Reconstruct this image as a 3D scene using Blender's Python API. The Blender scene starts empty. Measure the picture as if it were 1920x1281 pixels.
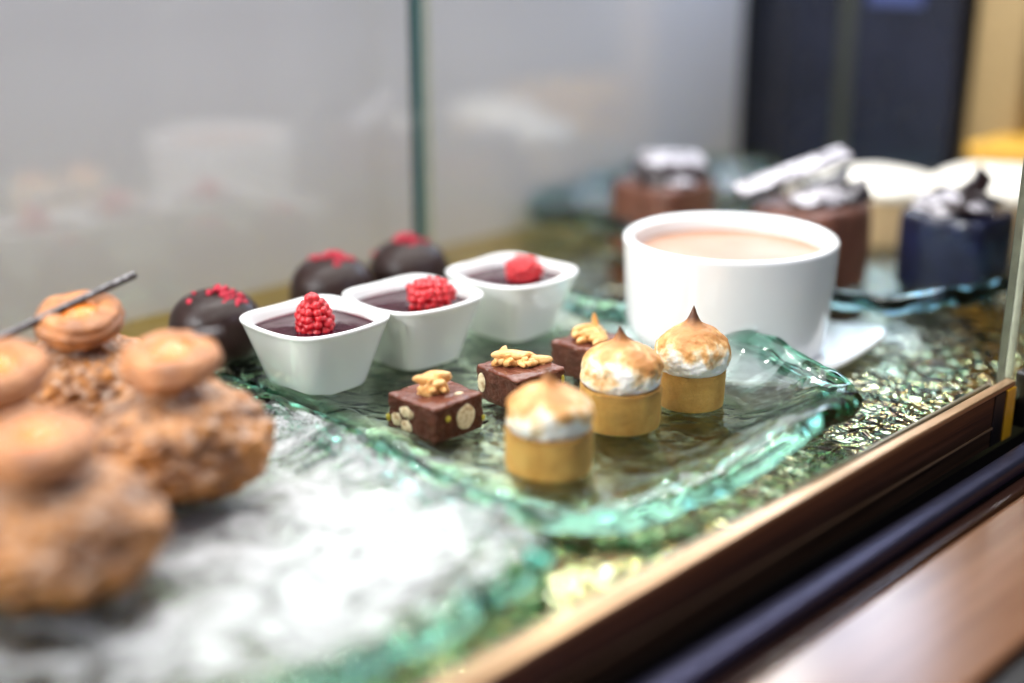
import bpy, bmesh, math, random
import numpy as np
from mathutils import Vector, Matrix, noise as mnoise

# ------------------------------------------------------------------ camera, world, lights
CM = 0.01
sc = bpy.context.scene
COL = sc.collection
TH = math.radians(44.5)                       # the case runs 44.5 degrees to the side of the camera's heading
TX, TY = math.sin(TH), math.cos(TH)           # u: along the case
NX, NY = math.cos(TH), -math.sin(TH)          # n: out of the case, towards the customer
def UN(u, n): return (u*TX + n*NX, u*TY + n*NY)
CASE_ROT = math.atan2(TY, TX)                 # rotation that turns local x into u

cam_d = bpy.data.cameras.new('camera'); cam = bpy.data.objects.new('camera', cam_d); COL.objects.link(cam)
cam.location = (0, 0, 23*CM); cam.rotation_euler = (math.radians(90-18.2), 0, 0)
cam_d.sensor_width = 36; cam_d.lens = 45.94; cam_d.clip_start = 0.01; cam_d.clip_end = 50
cam_d.dof.use_dof = True; cam_d.dof.focus_distance = 0.635; cam_d.dof.aperture_fstop = 1.65
sc.camera = cam

world = bpy.data.worlds.new('World'); sc.world = world; world.use_nodes = True
wb = world.node_tree.nodes['Background']; wb.inputs[0].default_value = (0.95, 0.96, 1.0, 1); wb.inputs[1].default_value = 0.08

def area(name, loc, target, sx, sy, power, color=(1, 1, 1), shape='RECTANGLE', spread=180):
    l = bpy.data.lights.new(name, 'AREA'); l.shape = shape; l.size = sx*CM; l.size_y = sy*CM
    l.energy = power; l.color = color; l.spread = math.radians(spread)
    o = bpy.data.objects.new(name, l); COL.objects.link(o)
    o.location = Vector(loc)*CM
    o.rotation_euler = (Vector(target)-Vector(loc)).to_track_quat('-Z', 'Y').to_euler()
    return o
kx, ky = UN(50, -50)
area('ceiling_softbox', (kx-6, ky, 74), (kx-4, ky, 0), 80, 40, 2.6, (1.0, 0.98, 0.95)).rotation_euler[2] = CASE_ROT
area('window_light', (-80, -2, 50), (-4, 68, -4), 44, 34, 5.6, (0.97, 0.98, 1.0), spread=120)
fx, fy = UN(60, 20)
area('cool_side_light', (fx, fy, 45), (20, 70, 5), 36, 36, 1.6, (0.62, 0.70, 1.0))
sx_, sy_ = UN(50, -34)
strip = area('case_led_strip', (sx_, sy_, 44), (sx_, sy_, 0), 100, 1.2, 3.0, (1.0, 0.98, 0.95))
strip.rotation_euler = (0, 0, CASE_ROT)
bx, by = UN(62, -63)
back = area('case_back_light', (bx, by, 29.5), UN(62, -20)+(6,), 110, 18, 2.7, (0.94, 0.97, 1.0))  # area lamp added above view, for pale reflections in the platters
qx, qy = UN(100, -57)
area('cabinet_light', (qx, qy, 33), UN(60, -50)+(2,), 22, 15, 1.0, (0.60, 0.74, 1.0))
for i in range(20):                           # row of small spots added above view, for glints on glass and brass
    l = bpy.data.lights.new('led', 'SPOT'); l.energy = 0.5; l.shadow_soft_size = 0.005; l.color = (1.0, 0.97, 0.90)
    l.spot_size = math.radians(125); l.spot_blend = 0.4
    o = bpy.data.objects.new('led', l); COL.objects.link(o); u = -4+i*7; n = -61+(i % 2)*9; x, y = UN(u, n)
    o.location = (x*CM, y*CM, 0.28+0.07*(i % 3)); tx, ty = UN(u, n+30); o.rotation_euler = Vector((tx-x, ty-y, -26)).to_track_quat('-Z', 'Y').to_euler()

sc.view_settings.view_transform = 'Standard'; sc.view_settings.look = 'None'
sc.view_settings.exposure = -0.1; sc.view_settings.gamma = 1.0
sc.view_settings.use_curve_mapping = False
sc.render.engine = 'CYCLES'
cy = sc.cycles
cy.use_denoising = True
cy.max_bounces = 14; cy.transparent_max_bounces = 16; cy.transmission_bounces = 12; cy.glossy_bounces = 6; cy.diffuse_bounces = 4
cy.sample_clamp_indirect = 8.0; cy.blur_glossy = 0.3

# ------------------------------------------------------------------ material helpers
class NT:
    def __init__(s, name):
        s.m = bpy.data.materials.new(name); s.m.use_nodes = True
        s.t = s.m.node_tree; s.n = s.t.nodes; s.l = s.t.links
        s.p = s.n['Principled BSDF']; s.out = s.n['Material Output']; s._c = None
    def link(s, a, b): s.l.new(a, b)
    def coord(s):
        if s._c is None:
            tc = s.n.new('ShaderNodeTexCoord'); mp = s.n.new('ShaderNodeMapping'); mp.inputs['Scale'].default_value = (100, 100, 100)
            s.link(tc.outputs['Object'], mp.inputs[0]); s._c = mp.outputs[0]
        return s._c
    def noise(s, scale, detail=4, rough=0.55, dist=0.0, vec=None, stretch=None):
        v = vec or s.coord()
        if stretch:
            mp = s.n.new('ShaderNodeMapping'); mp.inputs['Scale'].default_value = stretch; s.link(v, mp.inputs[0]); v = mp.outputs[0]
        x = s.n.new('ShaderNodeTexNoise'); x.inputs['Scale'].default_value = scale; x.inputs['Detail'].default_value = detail
        x.inputs['Roughness'].default_value = rough; x.inputs['Distortion'].default_value = dist; s.link(v, x.inputs['Vector']); return x.outputs[0]
    def voronoi(s, scale, feature='F1', out=0):
        x = s.n.new('ShaderNodeTexVoronoi'); x.feature = feature; x.inputs['Scale'].default_value = scale; s.link(s.coord(), x.inputs['Vector']); return x.outputs[out]
    def ramp(s, fac, stops, interp='LINEAR'):
        r = s.n.new('ShaderNodeValToRGB'); r.color_ramp.interpolation = interp
        el = r.color_ramp.elements
        while len(el) < len(stops): el.new(0.5)
        for e, (p, c) in zip(el, stops):
            e.position = p; e.color = (c, c, c, 1) if isinstance(c, (int, float)) else (*c, 1)
        s.link(fac, r.inputs[0]); return r.outputs[0]
    def mixc(s, fac, a, b):
        m = s.n.new('ShaderNodeMix'); m.data_type = 'RGBA'
        for sock, v in ((m.inputs[0], fac), (m.inputs[6], a), (m.inputs[7], b)):
            if isinstance(v, (int, float)): sock.default_value = v
            elif isinstance(v, tuple): sock.default_value = (*v, 1)
            else: s.link(v, sock)
        return m.outputs[2]
    def math(s, op, a, b=0.0, clamp=False):
        m = s.n.new('ShaderNodeMath'); m.operation = op; m.use_clamp = clamp
        for sock, v in ((m.inputs[0], a), (m.inputs[1], b)):
            if isinstance(v, (int, float)): sock.default_value = v
            else: s.link(v, sock)
        return m.outputs[0]
    def sep(s, vec=None, which=2):
        x = s.n.new('ShaderNodeSeparateXYZ'); s.link(vec or s.coord(), x.inputs[0]); return x.outputs[which]
    def normal_z(s):
        g = s.n.new('ShaderNodeNewGeometry'); return s.sep(g.outputs['Normal'], 2)
    def bump(s, h, dist_cm, strength=1.0, prev=None):
        b = s.n.new('ShaderNodeBump'); b.inputs['Distance'].default_value = dist_cm*CM; b.inputs['Strength'].default_value = strength
        s.link(h, b.inputs['Height'])
        if prev is not None: s.link(prev, b.inputs['Normal'])
        return b.outputs[0]
    def set(s, **k):
        names = dict(base='Base Color', rough='Roughness', metal='Metallic', spec='Specular IOR Level', sss='Subsurface Weight', ssr='Subsurface Radius',
                     sscale='Subsurface Scale', coat='Coat Weight', crough='Coat Roughness', trans='Transmission Weight', ior='IOR', alpha='Alpha', normal='Normal', cnormal='Coat Normal', emis='Emission Color', estr='Emission Strength')
        for q, v in k.items():
            sock = s.p.inputs[names[q]]
            if isinstance(v, (int, float)): sock.default_value = v
            elif isinstance(v, tuple): sock.default_value = (*v, 1) if len(v) == 3 and sock.type == 'RGBA' else v
            else: s.link(v, sock)
        return s

def simple(name, color, rough=0.5, metal=0.0, var=0.12, nscale=1.5, bump=0.0, bscale=8.0, **k):
    t = NT(name); a = tuple(c*(1-var) for c in color); b = tuple(min(1, c*(1+var)) for c in color)
    t.set(base=t.ramp(t.noise(nscale), [(0.3, a), (0.7, b)]), rough=rough, metal=metal, **k)
    if bump: t.set(normal=t.bump(t.noise(bscale), bump))
    return t.m

M = {}
# porcelain
t = NT('porcelain'); t.set(base=(0.80, 0.80, 0.80), rough=0.07, coat=0.4, crough=0.05, normal=t.bump(t.noise(0.9, 2), 0.02, 0.6)); M['porcelain'] = t.m
# polished brass shelf
t = NT('polished_brass'); c = t.ramp(t.noise(0.12, 3), [(0.3, (0.66, 0.60, 0.40)), (0.7, (0.86, 0.83, 0.64))])
w = t.noise(0.45, 3, 0.5, 0.6); mk = t.math('MAXIMUM', t.ramp(t.noise(0.28, 2), [(0.54, 0.0), (0.68, 1.0)]), t.ramp(t.math('ADD', t.math('MULTIPLY', t.sep(None, 1), 0.01), t.math('MULTIPLY', t.noise(0.3, 2), 0.06)), [(0.35, 1.0), (0.38, 0.0)]))
w2 = t.math('MULTIPLY', t.noise(0.95, 1.2, 0.5, 1.2), mk)
pc = t.ramp(t.noise(0.75, 3, 0.6, 1.5), [(0.40, (0.12, 0.07, 0.03)), (0.47, (0.30, 0.24, 0.09)), (0.53, (0.20, 0.34, 0.15)), (0.60, (0.74, 0.68, 0.40))])  # brown, green and gold flecks put into the colour to imitate caustics
c = t.mixc(mk, c, pc)
c = t.mixc(t.ramp(t.math('MULTIPLY', t.sep(None, 1), 0.01), [(0.59, 0.0), (0.62, 1.0)]), c, (0.66, 0.47, 0.07))
t.set(base=c, metal=1.0, rough=t.ramp(t.noise(0.3, 5), [(0.3, 0.035), (0.75, 0.09)]), normal=t.bump(w2, 0.30, 1.0, t.bump(w, 0.07, 1.0))); M['brass'] = t.m
# platter glass: reflecting skin, bending and clear share, green body
def glass(name, dens, col, hammered=0.05, hs=1.6, clear=0.45):
    t = NT(name); t.n.remove(t.p)
    nrm = t.bump(t.noise(hs, 1.5, 0.45, 1.0), hammered, 1.0)
    fr = t.n.new('ShaderNodeFresnel'); fr.inputs['IOR'].default_value = 1.5; t.link(nrm, fr.inputs['Normal'])
    gl = t.n.new('ShaderNodeBsdfGlossy'); gl.inputs['Roughness'].default_value = 0.03; t.link(nrm, gl.inputs['Normal'])
    rf = t.n.new('ShaderNodeBsdfRefraction'); rf.inputs['IOR'].default_value = 1.48; rf.inputs['Roughness'].default_value = 0.02; t.link(nrm, rf.inputs['Normal'])
    tr = t.n.new('ShaderNodeBsdfTransparent')
    m1 = t.n.new('ShaderNodeMixShader'); m1.inputs[0].default_value = clear; t.link(rf.outputs[0], m1.inputs[1]); t.link(tr.outputs[0], m1.inputs[2])
    m2 = t.n.new('ShaderNodeMixShader'); t.link(fr.outputs[0], m2.inputs[0]); t.link(m1.outputs[0], m2.inputs[1]); t.link(gl.outputs[0], m2.inputs[2])
    t.link(m2.outputs[0], t.out.inputs['Surface'])
    va = t.n.new('ShaderNodeVolumeAbsorption'); va.inputs['Density'].default_value = dens; va.inputs['Color'].default_value = (*col, 1); t.link(va.outputs[0], t.out.inputs['Volume'])
    return t.m
M['platter_glass'] = glass('green_slumped_glass', 66, (0.08, 0.70, 0.50), 0.07, 0.5, 0.3)
M['teal_glass'] = glass('teal_slumped_glass', 45, (0.05, 0.70, 0.80), 0.03, 0.6, 0.3)
# flat panes: thin clear glass
def pane_mat(name, tint, extra=1.0):
    t = NT(name); t.n.remove(t.p)
    fr = t.n.new('ShaderNodeFresnel'); fr.inputs['IOR'].default_value = 1.5
    g = t.n.new('ShaderNodeNewGeometry')           # rays pass straight through, so the far face reflects as the near one does
    t.link(t.math('SUBTRACT', 1.5, t.math('MULTIPLY', g.outputs['Backfacing'], 1.5-1/1.5)), fr.inputs['IOR'])
    f = t.math('MULTIPLY', fr.outputs[0], extra, True)
    gl = t.n.new('ShaderNodeBsdfGlossy'); gl.inputs['Roughness'].default_value = 0.0
    tr = t.n.new('ShaderNodeBsdfTransparent'); tr.inputs[0].default_value = (*tint, 1)
    m2 = t.n.new('ShaderNodeMixShader'); t.link(f, m2.inputs[0]); t.link(tr.outputs[0], m2.inputs[1]); t.link(gl.outputs[0], m2.inputs[2])
    t.link(m2.outputs[0], t.out.inputs['Surface']); return t.m
M['pane'] = pane_mat('clear_pane', (0.99, 0.995, 0.99), 0.16)
M['pane_back'] = pane_mat('greenish_pane', (0.975, 0.98, 0.98), 1.5)
M['edge_teal'] = simple('teal_glass_edge', (0.035, 0.12, 0.12), 0.15, coat=0.6)
M['channel'] = simple('bronze_channel', (0.24, 0.20, 0.13), 0.3, metal=0.7)
M['edge_pale'] = simple('pale_glass_edge', (0.40, 0.42, 0.33), 0.12, coat=0.6)
# sugar layer
t = NT('icing_sugar'); big = t.noise(0.40, 5, 0.62, 1.4); fine = t.noise(7.0, 6, 0.75)
h = t.math('ADD', t.math('MULTIPLY', t.math('SUBTRACT', big, 0.5), 4.2), t.math('MULTIPLY', t.math('SUBTRACT', fine, 0.5), 2.8))
at = t.n.new('ShaderNodeAttribute'); at.attribute_name = 'dens'
hd = t.math('ADD', t.math('MULTIPLY', h, 0.62), t.math('MULTIPLY', at.outputs['Fac'], 1.0))
t.set(base=(0.70, 0.71, 0.73), rough=0.9, alpha=t.ramp(hd, [(0.20, 0.0), (1.15, 0.9)]), sss=0.2, ssr=(0.01, 0.01, 0.01), normal=t.bump(fine, 0.08)); M['sugar'] = t.m
# chocolate shell
t = NT('dark_chocolate_shell'); t.set(base=t.ramp(t.noise(1.2, 5), [(0.3, (0.018, 0.008, 0.007)), (0.7, (0.030, 0.014, 0.012))]), rough=t.ramp(t.noise(3), [(0.3, 0.30), (0.7, 0.42)]), spec=0.3, normal=t.bump(t.noise(2.5, 5), 0.03)); M['dome'] = t.m
M['choc_dark'] = simple('dark_chocolate', (0.018, 0.009, 0.010), 0.3, bump=0.02, spec=0.35)
t = NT('fudge'); g = t.noise(9, 6, 0.7)
t.set(base=t.ramp(t.noise(1.5, 5), [(0.3, (0.065, 0.019, 0.009)), (0.7, (0.115, 0.036, 0.018))]), rough=0.42, spec=0.25, normal=t.bump(g, 0.09)); M['fudge'] = t.m
t = NT('milk_chocolate_glaze'); t.set(base=t.ramp(t.noise(1.2, 4), [(0.3, (0.115, 0.034, 0.020)), (0.7, (0.160, 0.052, 0.031))]), rough=0.27, spec=0.4, normal=t.bump(t.noise(2.2, 4), 0.05)); M['glaze'] = t.m
t = NT('nut_flesh'); t.set(base=t.ramp(t.noise(3.5, 5, 0.6), [(0.35, (0.38, 0.24, 0.12)), (0.5, (0.66, 0.54, 0.34)), (0.7, (0.76, 0.66, 0.46))]), rough=0.5, normal=t.bump(t.noise(6, 5), 0.05)); M['nut'] = t.m
t = NT('toasted_almond'); t.set(base=t.ramp(t.noise(2.6, 5, 0.6), [(0.3, (0.50, 0.20, 0.045)), (0.5, (0.74, 0.40, 0.13)), (0.72, (0.82, 0.56, 0.26))]), rough=0.42, sss=0.15, ssr=(0.01, 0.006, 0.003), sscale=0.1, normal=t.bump(t.noise(5, 5), 0.03)); M['almond'] = t.m
M['pistachio'] = simple('pistachio', (0.42, 0.34, 0.03), 0.5, var=0.3)
# berries
t = NT('raspberry'); t.set(base=t.ramp(t.noise(2.2, 3), [(0.3, (0.40, 0.003, 0.009)), (0.7, (0.62, 0.010, 0.018))]), rough=0.3, sss=0.06, ssr=(0.012, 0.002, 0.002), sscale=0.12, coat=0.3, normal=t.bump(t.noise(12, 4), 0.015)); M['rasp'] = t.m
t = NT('freeze_dried_raspberry'); t.set(base=t.ramp(t.noise(4, 4), [(0.3, (0.34, 0.006, 0.022)), (0.7, (0.62, 0.022, 0.06))]), rough=0.6, normal=t.bump(t.noise(9, 5), 0.06)); M['crumb'] = t.m
t = NT('berry_jelly'); t.set(base=(0.030, 0.001, 0.007), rough=0.03, ior=1.30, normal=t.bump(t.noise(0.8, 3, 0.5), 0.05)); M['jelly'] = t.m
M['jelly_edge'] = simple('thin_berry_jelly', (0.30, 0.004, 0.018), 0.08, coat=0.8)
# tart and meringue
t = NT('short_crust'); v = t.noise(16, 5, 0.7); z = t.sep()
c = t.ramp(t.noise(1.1, 5, 0.6), [(0.3, (0.74, 0.35, 0.055)), (0.7, (0.90, 0.54, 0.13))])
c = t.mixc(t.ramp(v, [(0.30, 0.0), (0.42, 1.0)]), t.mixc(0.7, c, (0.26, 0.10, 0.02)), c)
c = t.mixc(t.ramp(t.math('MULTIPLY', z, 0.4), [(0.62, 0.0), (0.86, 0.55)]), c, (0.34, 0.13, 0.03))
t.set(base=c, rough=0.7, normal=t.bump(v, 0.16, 1.0, t.bump(t.noise(4, 4), 0.08)), sss=0.08, ssr=(0.01, 0.005, 0.002), sscale=0.1); M['crust'] = t.m
t = NT('torched_meringue'); z = t.sep(); nz = t.noise(0.85, 5, 0.55, 0.4); n2 = t.noise(2.6, 5, 0.6)
zz = t.math('ADD', t.math('MULTIPLY', z, 0.50), t.math('ADD', t.math('MULTIPLY', t.math('SUBTRACT', nz, 0.5), 2.3), t.math('MULTIPLY', t.math('SUBTRACT', n2, 0.5), 0.45)))
c = t.ramp(zz, [(0.28, (0.88, 0.86, 0.82)), (0.46, (0.84, 0.68, 0.45)), (0.70, (0.66, 0.35, 0.12)), (1.0, (0.48, 0.20, 0.05))])
tip = t.ramp(t.math('ADD', t.math('MULTIPLY', z, 0.3), t.math('MULTIPLY', n2, 0.14)), [(0.72, 0.0), (0.86, 1.0)])
t.set(base=t.mixc(tip, c, (0.10, 0.03, 0.008)), rough=0.5, sss=0.3, ssr=(0.01, 0.008, 0.006), sscale=0.15, normal=t.bump(t.noise(3.2, 6, 0.6), 0.05, 0.8, t.bump(t.noise(12, 4), 0.012))); M['meringue'] = t.m
# choux
def choux(name, a, b, dust):
    t = NT(name); vo = t.noise(1.6, 6, 0.65, 0.3)
    c = t.ramp(vo, [(0.3, a), (0.68, b)])
    c = t.mixc(t.ramp(t.noise(0.75, 4, 0.6, 0.5), [(0.42, 0.0), (0.62, 0.8)]), c, tuple(q*0.55 for q in a))
    pw = t.math('MULTIPLY', t.ramp(t.noise(2.2, 7, 0.8), [(0.46, 0.0), (0.66, dust)]), t.ramp(t.normal_z(), [(0.05, 0.0), (0.7, 1.0)]))
    t.set(base=t.mixc(pw, c, (0.85, 0.76, 0.66)), rough=0.36, normal=t.bump(t.noise(4, 6, 0.7), 0.09)); return t.m
M['choux'] = choux('baked_choux', (0.16, 0.038, 0.004), (0.72, 0.29, 0.055), 0.5)
M['choux_ring'] = choux('piped_caramel_cream', (0.34, 0.10, 0.022), (0.66, 0.27, 0.080), 0.15)
t = NT('apricot_jam'); t.set(base=t.ramp(t.noise(2.0, 3), [(0.3, (0.55, 0.11, 0.006)), (0.7, (0.80, 0.24, 0.015))]), rough=0.15, coat=0.3, sss=0.1, ssr=(0.01, 0.004, 0.001), sscale=0.2, normal=t.bump(t.noise(2.5, 3), 0.12)); M['jam'] = t.m
t = NT('dusted_chocolate'); pw = t.math('MULTIPLY', t.ramp(t.noise(5, 6, 0.7), [(0.44, 0.0), (0.66, 0.55)]), t.ramp(t.normal_z(), [(0.0, 0.0), (0.6, 1.0)]))
t.set(base=t.mixc(pw, (0.022, 0.012, 0.014), (0.82, 0.80, 0.84)), rough=0.4); M['choc_dusted'] = t.m
t = NT('sugared_chocolate'); pw = t.math('MULTIPLY', t.ramp(t.noise(2.0, 6, 0.6), [(0.40, 0.1), (0.56, 0.98)]), t.ramp(t.normal_z(), [(-0.1, 0.0), (0.45, 1.0)]))
t.set(base=t.mixc(pw, (0.03, 0.016, 0.02), (0.60, 0.57, 0.62)), rough=0.6); M['choc_sugared'] = t.m
t = NT('mousse'); t.set(base=t.ramp(t.noise(1.0, 5), [(0.3, (0.075, 0.024, 0.013)), (0.7, (0.16, 0.055, 0.032))]), rough=0.45, normal=t.bump(t.noise(2, 5), 0.08)); M['mousse'] = t.m
t = NT('dark_mousse'); t.set(base=t.ramp(t.noise(1.0, 5), [(0.3, (0.006, 0.006, 0.016)), (0.7, (0.009, 0.013, 0.050))]), rough=0.25, coat=0.5, normal=t.bump(t.noise(2, 5), 0.05)); M['dark_mousse'] = t.m
M['cream'] = simple('whipped_cream', (0.86, 0.80, 0.70), 0.55, bump=0.12, bscale=1.5)
M['biscuit'] = simple('pale_biscuit', (0.62, 0.42, 0.22), 0.6, bump=0.06)
t = NT('custard'); t.set(base=t.ramp(t.noise(0.25, 2), [(0.3, (0.33, 0.15, 0.075)), (0.7, (0.40, 0.23, 0.155))]), rough=0.4, sss=0.3, ssr=(0.01, 0.007, 0.004), sscale=0.4, normal=t.bump(t.noise(0.7, 3), 0.04)); M['custard'] = t.m
# case
t = NT('back_panel_paint'); t.set(base=t.ramp(t.noise(0.04, 3), [(0.3, (0.60, 0.585, 0.63)), (0.7, (0.67, 0.655, 0.70))]), rough=0.45); M['panel'] = t.m
t = NT('aged_copper'); gr = t.noise(1.2, 6, 0.6, 0.0, stretch=(0.06, 1, 3.0))
t.set(base=t.ramp(gr, [(0.3, (0.06, 0.030, 0.016)), (0.7, (0.24, 0.125, 0.07))]), metal=0.85, rough=t.ramp(gr, [(0.3, 0.26), (0.7, 0.42)]), normal=t.bump(gr, 0.02)); M['copper'] = t.m
t = NT('bright_copper_lip'); gr = t.noise(2.0, 5, 0.6, 0.0, stretch=(0.1, 1, 2))
t.set(base=t.ramp(gr, [(0.3, (0.36, 0.21, 0.10)), (0.7, (0.62, 0.39, 0.22))]), metal=0.7, rough=0.3, normal=t.bump(gr, 0.02)); M['lip'] = t.m
t = NT('counter_wood'); gr = t.noise(0.8, 6, 0.6, 0.3, stretch=(0.08, 1, 1))
t.set(base=t.ramp(gr, [(0.3, (0.13, 0.052, 0.022)), (0.7, (0.25, 0.115, 0.058))]), rough=0.22, coat=0.4, crough=0.2); M['wood'] = t.m
M['black'] = simple('black_lacquer', (0.008, 0.006, 0.006), 0.35)
M['dark_brown'] = simple('dark_brown_lacquer', (0.028, 0.010, 0.006), 0.22, coat=0.3)
M['blue_metal'] = simple('violet_anodised_metal', (0.085, 0.085, 0.15), 0.36, metal=0.9)
M['amber'] = simple('amber_glass', (0.75, 0.36, 0.015), 0.2, coat=0.5)
M['navy'] = simple('navy_lacquer', (0.010, 0.012, 0.024), 0.25, nscale=0.1, var=0.4)
M['olive'] = simple('olive_glass_edge', (0.034, 0.037, 0.028), 0.3)
M['gold_col'] = simple('brushed_gold', (0.28, 0.19, 0.085), 0.45, metal=0.3)
M['olive_wall'] = simple('olive_room_wall', (0.13, 0.125, 0.055), 0.8, nscale=0.05, var=0.5)
M['yellow'] = simple('yellow_card', (0.60, 0.32, 0.03), 0.5, var=0.25)
t = NT('blue_light'); t.set(base=(0.02, 0.03, 0.1), emis=(0.10, 0.16, 0.62), estr=0.14); M['blue_light'] = t.m  # emissive blue that imitates a reflection on the cabinet
M['room'] = simple('room_floor', (0.05, 0.035, 0.03), 0.6)

# ------------------------------------------------------------------ mesh helpers (all lengths in cm)
def link(name, verts, faces, mat, parent=None, loc=(0, 0, 0), rot=(0, 0, 0), smooth=True, mats=None, fm=None):
    me = bpy.data.meshes.new(name)
    me.from_pydata([tuple(c*CM for c in v) for v in verts], [], faces); me.update()
    for mm in (mats or [mat]): me.materials.append(mm)
    if fm is None:
        bm = bmesh.new(); bm.from_mesh(me)
        if all(e.is_manifold for e in bm.edges): bmesh.ops.recalc_face_normals(bm, faces=bm.faces)
        elif sum(fa.normal.z*fa.calc_area() for fa in bm.faces) < 0: bmesh.ops.reverse_faces(bm, faces=bm.faces)
        bm.to_mesh(me); bm.free()
    if fm: me.polygons.foreach_set('material_index', fm)
    if smooth: me.polygons.foreach_set('use_smooth', [True]*len(me.polygons))
    o = bpy.data.objects.new(name, me); COL.objects.link(o)
    o.location = Vector(loc)*CM; o.rotation_euler = rot
    if parent is not None: o.parent = parent
    return o
def thing(name, label, cat, loc=(0, 0, 0), rz=0.0, group=None):
    o = bpy.data.objects.new(name, None); COL.objects.link(o); o.empty_display_size = 0.01
    o.location = Vector(loc)*CM; o.rotation_euler = (0, 0, rz); return tag(o, label, cat, group)
def tag(o, label=None, cat=None, group=None, kind=None):
    if label: o['label'] = label
    if cat: o['category'] = cat
    if group: o['group'] = group
    if kind: o['kind'] = kind
    return o
def loft(rings, cap0=True, cap1=True):
    n = len(rings[0]); v = [p for r in rings for p in r]; f = []
    for i in range(len(rings)-1):
        for j in range(n):
            k = (j+1) % n; f.append((i*n+j, i*n+k, (i+1)*n+k, (i+1)*n+j))
    if cap0:
        c = len(v); r = rings[0]; v.append(tuple(sum(p[q] for p in r)/n for q in range(3)))
        f += [(c, (j+1) % n, j) for j in range(n)]
    if cap1:
        c = len(v); b = (len(rings)-1)*n; r = rings[-1]; v.append(tuple(sum(p[q] for p in r)/n for q in range(3)))
        f += [(c, b+j, b+(j+1) % n) for j in range(n)]
    return v, f
def lathe(profile, n=96, warp=None):
    rings = []
    for r, z in profile:
        ring = []
        for j in range(n):
            a = 2*math.pi*j/n; p = (r*math.cos(a), r*math.sin(a), z)
            ring.append(warp(p, a) if warp else p)
        rings.append(ring)
    return rings
def smooth_prof(pts, k=8):
    """Catmull-Rom through 2-D points."""
    out = []; P = [pts[0]]+list(pts)+[pts[-1]]
    for i in range(1, len(P)-2):
        for s in range(k):
            t = s/k
            out.append(tuple(0.5*((2*P[i][d])+(-P[i-1][d]+P[i+1][d])*t+(2*P[i-1][d]-5*P[i][d]+4*P[i+1][d]-P[i+2][d])*t*t+(-P[i-1][d]+3*P[i][d]-3*P[i+1][d]+P[i+2][d])*t**3) for d in range(len(P[i]))))
    out.append(tuple(P[-2])); return out
def squircle(half, a, e=4.0):
    c, s = math.cos(a), math.sin(a)
    k = (abs(c)**e+abs(s)**e)**(-1/e); return half*k*c, half*k*s
def box_bm(x0, x1, y0, y1, z0, z1, bev=0.05, seg=2):
    bm = bmesh.new(); bmesh.ops.create_cube(bm, size=1)
    for v in bm.verts: v.co = Vector(((x0+x1)/2+v.co.x*(x1-x0), (y0+y1)/2+v.co.y*(y1-y0), (z0+z1)/2+v.co.z*(z1-z0)))
    if bev: bmesh.ops.bevel(bm, geom=list(bm.edges), offset=bev, segments=seg, profile=0.5, affect='EDGES')
    return bm
def from_bm(name, bm, mat, parent=None, loc=(0, 0, 0), rot=(0, 0, 0), smooth=False):
    v = [tuple(x.co) for x in bm.verts]; bm.verts.index_update()
    f = [tuple(x.index for x in fa.verts) for fa in bm.faces]; bm.free()
    return link(name, v, f, mat, parent, loc, rot, smooth)
def box(name, x0, x1, y0, y1, z0, z1, mat, parent=None, bev=0.05, **k):
    return from_bm(name, box_bm(x0, x1, y0, y1, z0, z1, bev), mat, parent, **k)
def N3(x, y, z, s=1.0, seed=0.0): return mnoise.noise(Vector((x*s+seed*13.7, y*s+seed*7.1, z*s-seed*3.3)))
def FB(x, y, z, s=1.0, seed=0.0, o=4): return mnoise.fractal(Vector((x*s+seed*13.7, y*s+seed*7.1, z*s-seed*3.3)), 0.9, 2.0, o)
def ico(sub=4):
    bm = bmesh.new(); bmesh.ops.create_icosphere(bm, subdivisions=sub, radius=1.0)
    v = [tuple(x.co) for x in bm.verts]; bm.verts.index_update(); f = [tuple(x.index for x in fa.verts) for fa in bm.faces]; bm.free(); return v, f

# ------------------------------------------------------------------ the setting (case frame: x = along the case, y = -n into the case)
FZ = -0.75
def case_obj_frame(name, label, cat, group=None): return thing(name, label, cat, (0, 0, 0), CASE_ROT, group)
def cbox(name, u0, u1, n0, n1, z0, z1, mat, parent=None, bev=0.05):
    """box in case coordinates; local y = -n"""
    if parent is None: return box(name, u0, u1, -n1, -n0, z0, z1, mat, None, bev, rot=(0, 0, CASE_ROT))
    return box(name, u0, u1, -n1, -n0, z0, z1, mat, parent, bev)

tag(cbox('display_shelf', -30, 160, -70.5, -25.6, FZ-1.0, FZ, M['brass'], bev=0), kind='structure')
tag(cbox('back_wall', -60, 101.5, -72, -70.2, -10, 75, M['panel'], bev=0.3), kind='structure')
tag(cbox('room_floor', -200, 400, -400, 200, -60, -59, M['room'], bev=0), kind='structure')
tag(cbox('room_wall', 190, 194, -320, 120, -59, 160, M['olive_wall'], bev=0), kind='structure')

def pane(u0, u1, n, z0, z1, th, mat, edge, label, ews=(0.0, 0.0), group=None, lean=0.0):
    o = case_obj_frame('glass_screen', label, 'glass pane', group)
    if lean: o.rotation_euler = (0, 0, CASE_ROT)
    cbox('sheet', u0+ews[0], u1-ews[1], n-th/2, n+th/2, z0, z1, mat, o, bev=0)
    if ews[0]: cbox('edge', u0, u0+ews[0], n-th/2, n+th/2, z0, z1, edge, o, bev=0)
    if ews[1]: cbox('edge', u1-ews[1], u1, n-th/2, n+th/2, z0, z1, edge, o, bev=0)
    return o
pane(-60, 58.35, -66.0, FZ+0.02, 62, 0.6, M['pane_back'], M['edge_teal'], 'tall rear glass pane with a dark teal edge behind the chocolate domes', (0, 0.55))
pane(59.0, 101, -66.0, FZ+0.02, 62, 0.6, M['pane_back'], M['edge_pale'], 'rear glass pane standing behind the mousse cakes, beyond the teal joint', (0.12, 0))
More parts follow.
